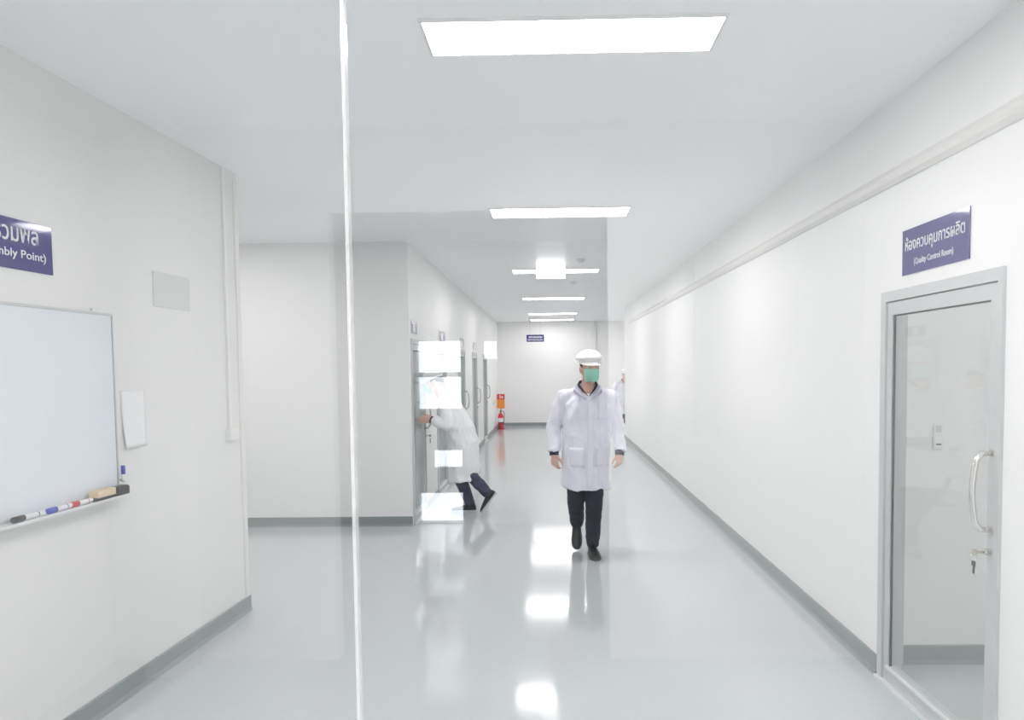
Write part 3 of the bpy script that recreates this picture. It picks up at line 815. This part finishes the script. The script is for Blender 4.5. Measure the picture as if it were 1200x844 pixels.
    loft(bm, [(tr(0, .006, .042), U*.088, W*.108), (tr(0, .006, .078), U*.093, W*.112), (tr(0, .006, .086), U*.088, W*.107)], 28)
    band = build('cap', bm, 'cap', root, True)
    bm = bmesh.new()
    loft(bm, [(tr(0, .008, .070), U*.096, W*.115), (tr(0, .012, .080), U*.109, W*.127), (tr(0, .014, .095), U*.110, W*.128), (tr(.004, .016, .116), U*.097, W*.114), (tr(.006, .018, .136), U*.074, W*.09), (tr(.006, .018, .150), U*.047, W*.058), (tr(.006, .018, .157), U*.016, W*.02)], 28)
    bmesh.ops.subdivide_edges(bm, edges=bm.edges[:], cuts=1, use_grid_fill=True)
    me = bpy.data.meshes.new('crown'); bmesh.ops.recalc_face_normals(bm, faces=bm.faces[:]); bm.to_mesh(me); bm.free(); me.update()
    crease(me, .006, 22, (1, 1, 1), seed+1)
    for p in me.polygons: p.use_smooth = True
    link_mesh('crown', me, 'cap', band)
    bm = bmesh.new(); g = []
    for i in range(17):
        a = PI + PI*(.08 + .84*i/16); row = []
        for k in range(4):
            e = k/3; rx, ry = .088 + .016*e, .108 + .062*e*max(0, math.sin((a-PI)))
            row.append(bm.verts.new(tr(rx*math.cos(a), .006 + ry*math.sin(-(a-PI)), .062 - .034*e*max(0, math.sin(a-PI)) - .010*abs(math.cos(a))*e)))
        g.append(row)
    for i in range(16):
        for k in range(3): bm.faces.new((g[i][k], g[i+1][k], g[i+1][k+1], g[i][k+1]))
    bmesh.ops.solidify(bm, geom=bm.faces[:], thickness=.004)
    build('visor', bm, 'cap', band, True)
    # --- hair under the cap
    bm = bmesh.new(); g = []
    for i in range(19):
        a = -.12*PI + 1.24*PI*i/18; row = []
        side = abs(math.cos(a))
        for k in range(4):
            e = k/3; zz = .04 - e*(.075 - .045*side**3)
            row.append(bm.verts.new(tr(.0785*math.cos(a), .004 + .099*math.sin(a), zz)))
        g.append(row)
    for i in range(18):
        for k in range(3): bm.faces.new((g[i][k], g[i+1][k], g[i+1][k+1], g[i][k+1]))
    bmesh.ops.solidify(bm, geom=bm.faces[:], thickness=.006)
    build('hair', bm, 'hair', root, True)
    # --- eyes
    for s in (-1, 1):
        bm = bmesh.new(); ball(bm, tr(s*.031, -.077, .013), .0125, n=12); e = build('eye', bm, 'eye', root, True)
        bm = bmesh.new(); ball(bm, tr(s*.031, -.0855, .013), .0055, n=10); build('iris', bm, 'iris', e, True)
        bm = bmesh.new(); tube(bm, [tr(s*.014, -.094, .036), tr(s*.032, -.092, .042), tr(s*.052, -.078, .036)], [.003, .004, .002], 6); build('eyebrow', bm, 'hair', root, True)
    # --- mask
    if mask:
        bm = bmesh.new(); g = []; n, k = 16, 10
        for j in range(k+1):
            v = j/k; z = -.002 - .108*v
            for_r = .112 + .012*math.sin(PI*min(1, v*1.1)) - .03*max(0, v-.6)**1.2
            row = []
            for i in range(n+1):
                a = (i/n - .5)*2*1.08*(1-.12*v)
                xr = .074 - .016*max(0, v-.55)
                row.append(bm.verts.new(tr(math.sin(a)*(xr+.004), -.012 - math.cos(a)*(for_r-.012+.008*math.cos(a*2)) + (.0025 if j % 3 == 1 else 0), z)))
            g.append(row)
        for j in range(k):
            for i in range(n): bm.faces.new((g[j][i], g[j][i+1], g[j+1][i+1], g[j+1][i]))
        bmesh.ops.solidify(bm, geom=bm.faces[:], thickness=.003)
        mk = build('face_mask', bm, 'mask', root, True)
        for s in (-1, 1):
            bm = bmesh.new(); tube(bm, [tr(s*.070, -.055, -.01), tr(s*.083, -.01, .012), tr(s*.086, .022, .01), tr(s*.085, .028, -.02), tr(s*.080, -.005, -.06), tr(s*.066, -.045, -.09)], .0018, 6); build('ear_loop', bm, 'tag_white', mk, True)
    return root

man = dict(
    pelvis=(.015, 0, .93), chest=(.02, 0, 1.28), neck=(.032, .012, 1.475), head=(.047, -.012, 1.628), head_turn=.26, head_tilt=.03,
    shoulderR=(-.172, .01, 1.383), elbowR=(-.258, .04, 1.13), wristR=(-.262, -.03, .905), handR=((0.04, -.1, -1), (.75, -.6, 0), (-.6, -.75, 0), .75),
    shoulderL=(.222, .01, 1.38), elbowL=(.300, .04, 1.13), wristL=(.298, -.04, .905), handL=((-.04, -.1, -1), (-.75, -.6, 0), (.6, -.75, 0), .95),
    hipR=(-.085, .02, .9), kneeR=(-.078, .0, .50), ankleR=(-.060, .265, .236), toeR=(-.066, .133, .06), upR=(0, -.8, .6),
    hipL=(.10, 0, .9), kneeL=(.078, -.05, .50), ankleL=(.066, .06, .087), toeL=(.086, -.14, 0),
    coat=[((.005, .01, .60), (.208, 0, 0), (0, .168, 0)), ((.008, .005, .75), (.205, 0, 0), (0, .160, 0)), ((.012, 0, .92), (.203, 0, 0), (0, .15, 0)),
          ((.016, 0, 1.08), (.198, 0, 0), (0, .142, 0)), ((.02, 0, 1.22), (.200, 0, 0), (0, .138, 0)), ((.022, .005, 1.33), (.195, 0, 0), (0, .125, .01)),
          ((.026, .012, 1.41), (.160, 0, 0), (0, .100, .02)), ((.03, .018, 1.465), (.082, 0, 0), (0, .074, .06))])
p1 = make_person(man, 'man in white coat, white visor cap and green face mask walking down the corridor', (.30, 6.22, 0), 0.0)

bent = dict(
    pelvis=(0, -.06, .90), chest=(0, -.20, 1.20), neck=(0, -.285, 1.345), head=(0, -.36, 1.49), head_turn=0, head_tilt=.30,
    shoulderR=(-.17, -.24, 1.29), elbowR=(-.22, -.20, 1.02), wristR=(-.10, -.38, 1.05), handR=((.35, -1, .1), (.3, .1, 1), (-.6, 0, .3), .5),
    shoulderL=(.17, -.24, 1.29), elbowL=(.24, -.19, 1.02), wristL=(.22, -.36, 1.08), handL=((.15, -1, .1), (0, .1, 1), (.8, 0, .3), .5),
    hipR=(-.085, -.06, .86), kneeR=(-.075, -.13, .47), ankleR=(-.075, .015, .087), toeR=(-.08, -.2, 0),
    hipL=(.085, -.05, .86), kneeL=(.075, .03, .46), ankleL=(.07, .225, .236), toeL=(.07, .093, .06), upL=(0, -.8, .6),
    coat=[((0, -.05, .375), (.17, 0, 0), (0, .165, .02)), ((0, -.04, .55), (.185, 0, 0), (0, .175, .015)), ((0, -.04, .80), (.195, 0, 0), (0, .165, .03)), ((0, -.08, .95), (.19, 0, 0), (0, .145, .06)),
          ((0, -.14, 1.08), (.188, 0, 0), (0, .132, .06)), ((0, -.195, 1.19), (.188, 0, 0), (0, .122, .06)), ((0, -.245, 1.275), (.15, 0, 0), (0, .095, .06)), ((0, -.27, 1.33), (.08, 0, 0), (0, .07, .05))],
    front=False)
p2 = make_person(bent, 'person in white coat and slate trousers leaning towards the nearest corridor door', (-.93, 8.17, 0), -PI/2, 'coat_white', 'jean', 'sole_grey', 11.0)

p3 = copy_tree(p1, None, skip=('face_mask',))
p3.location = (1.80-.03, 17.25, 0); p3['label'] = 'person half hidden behind the far end of the right wall'
p3.scale = (.9, .9, .9)
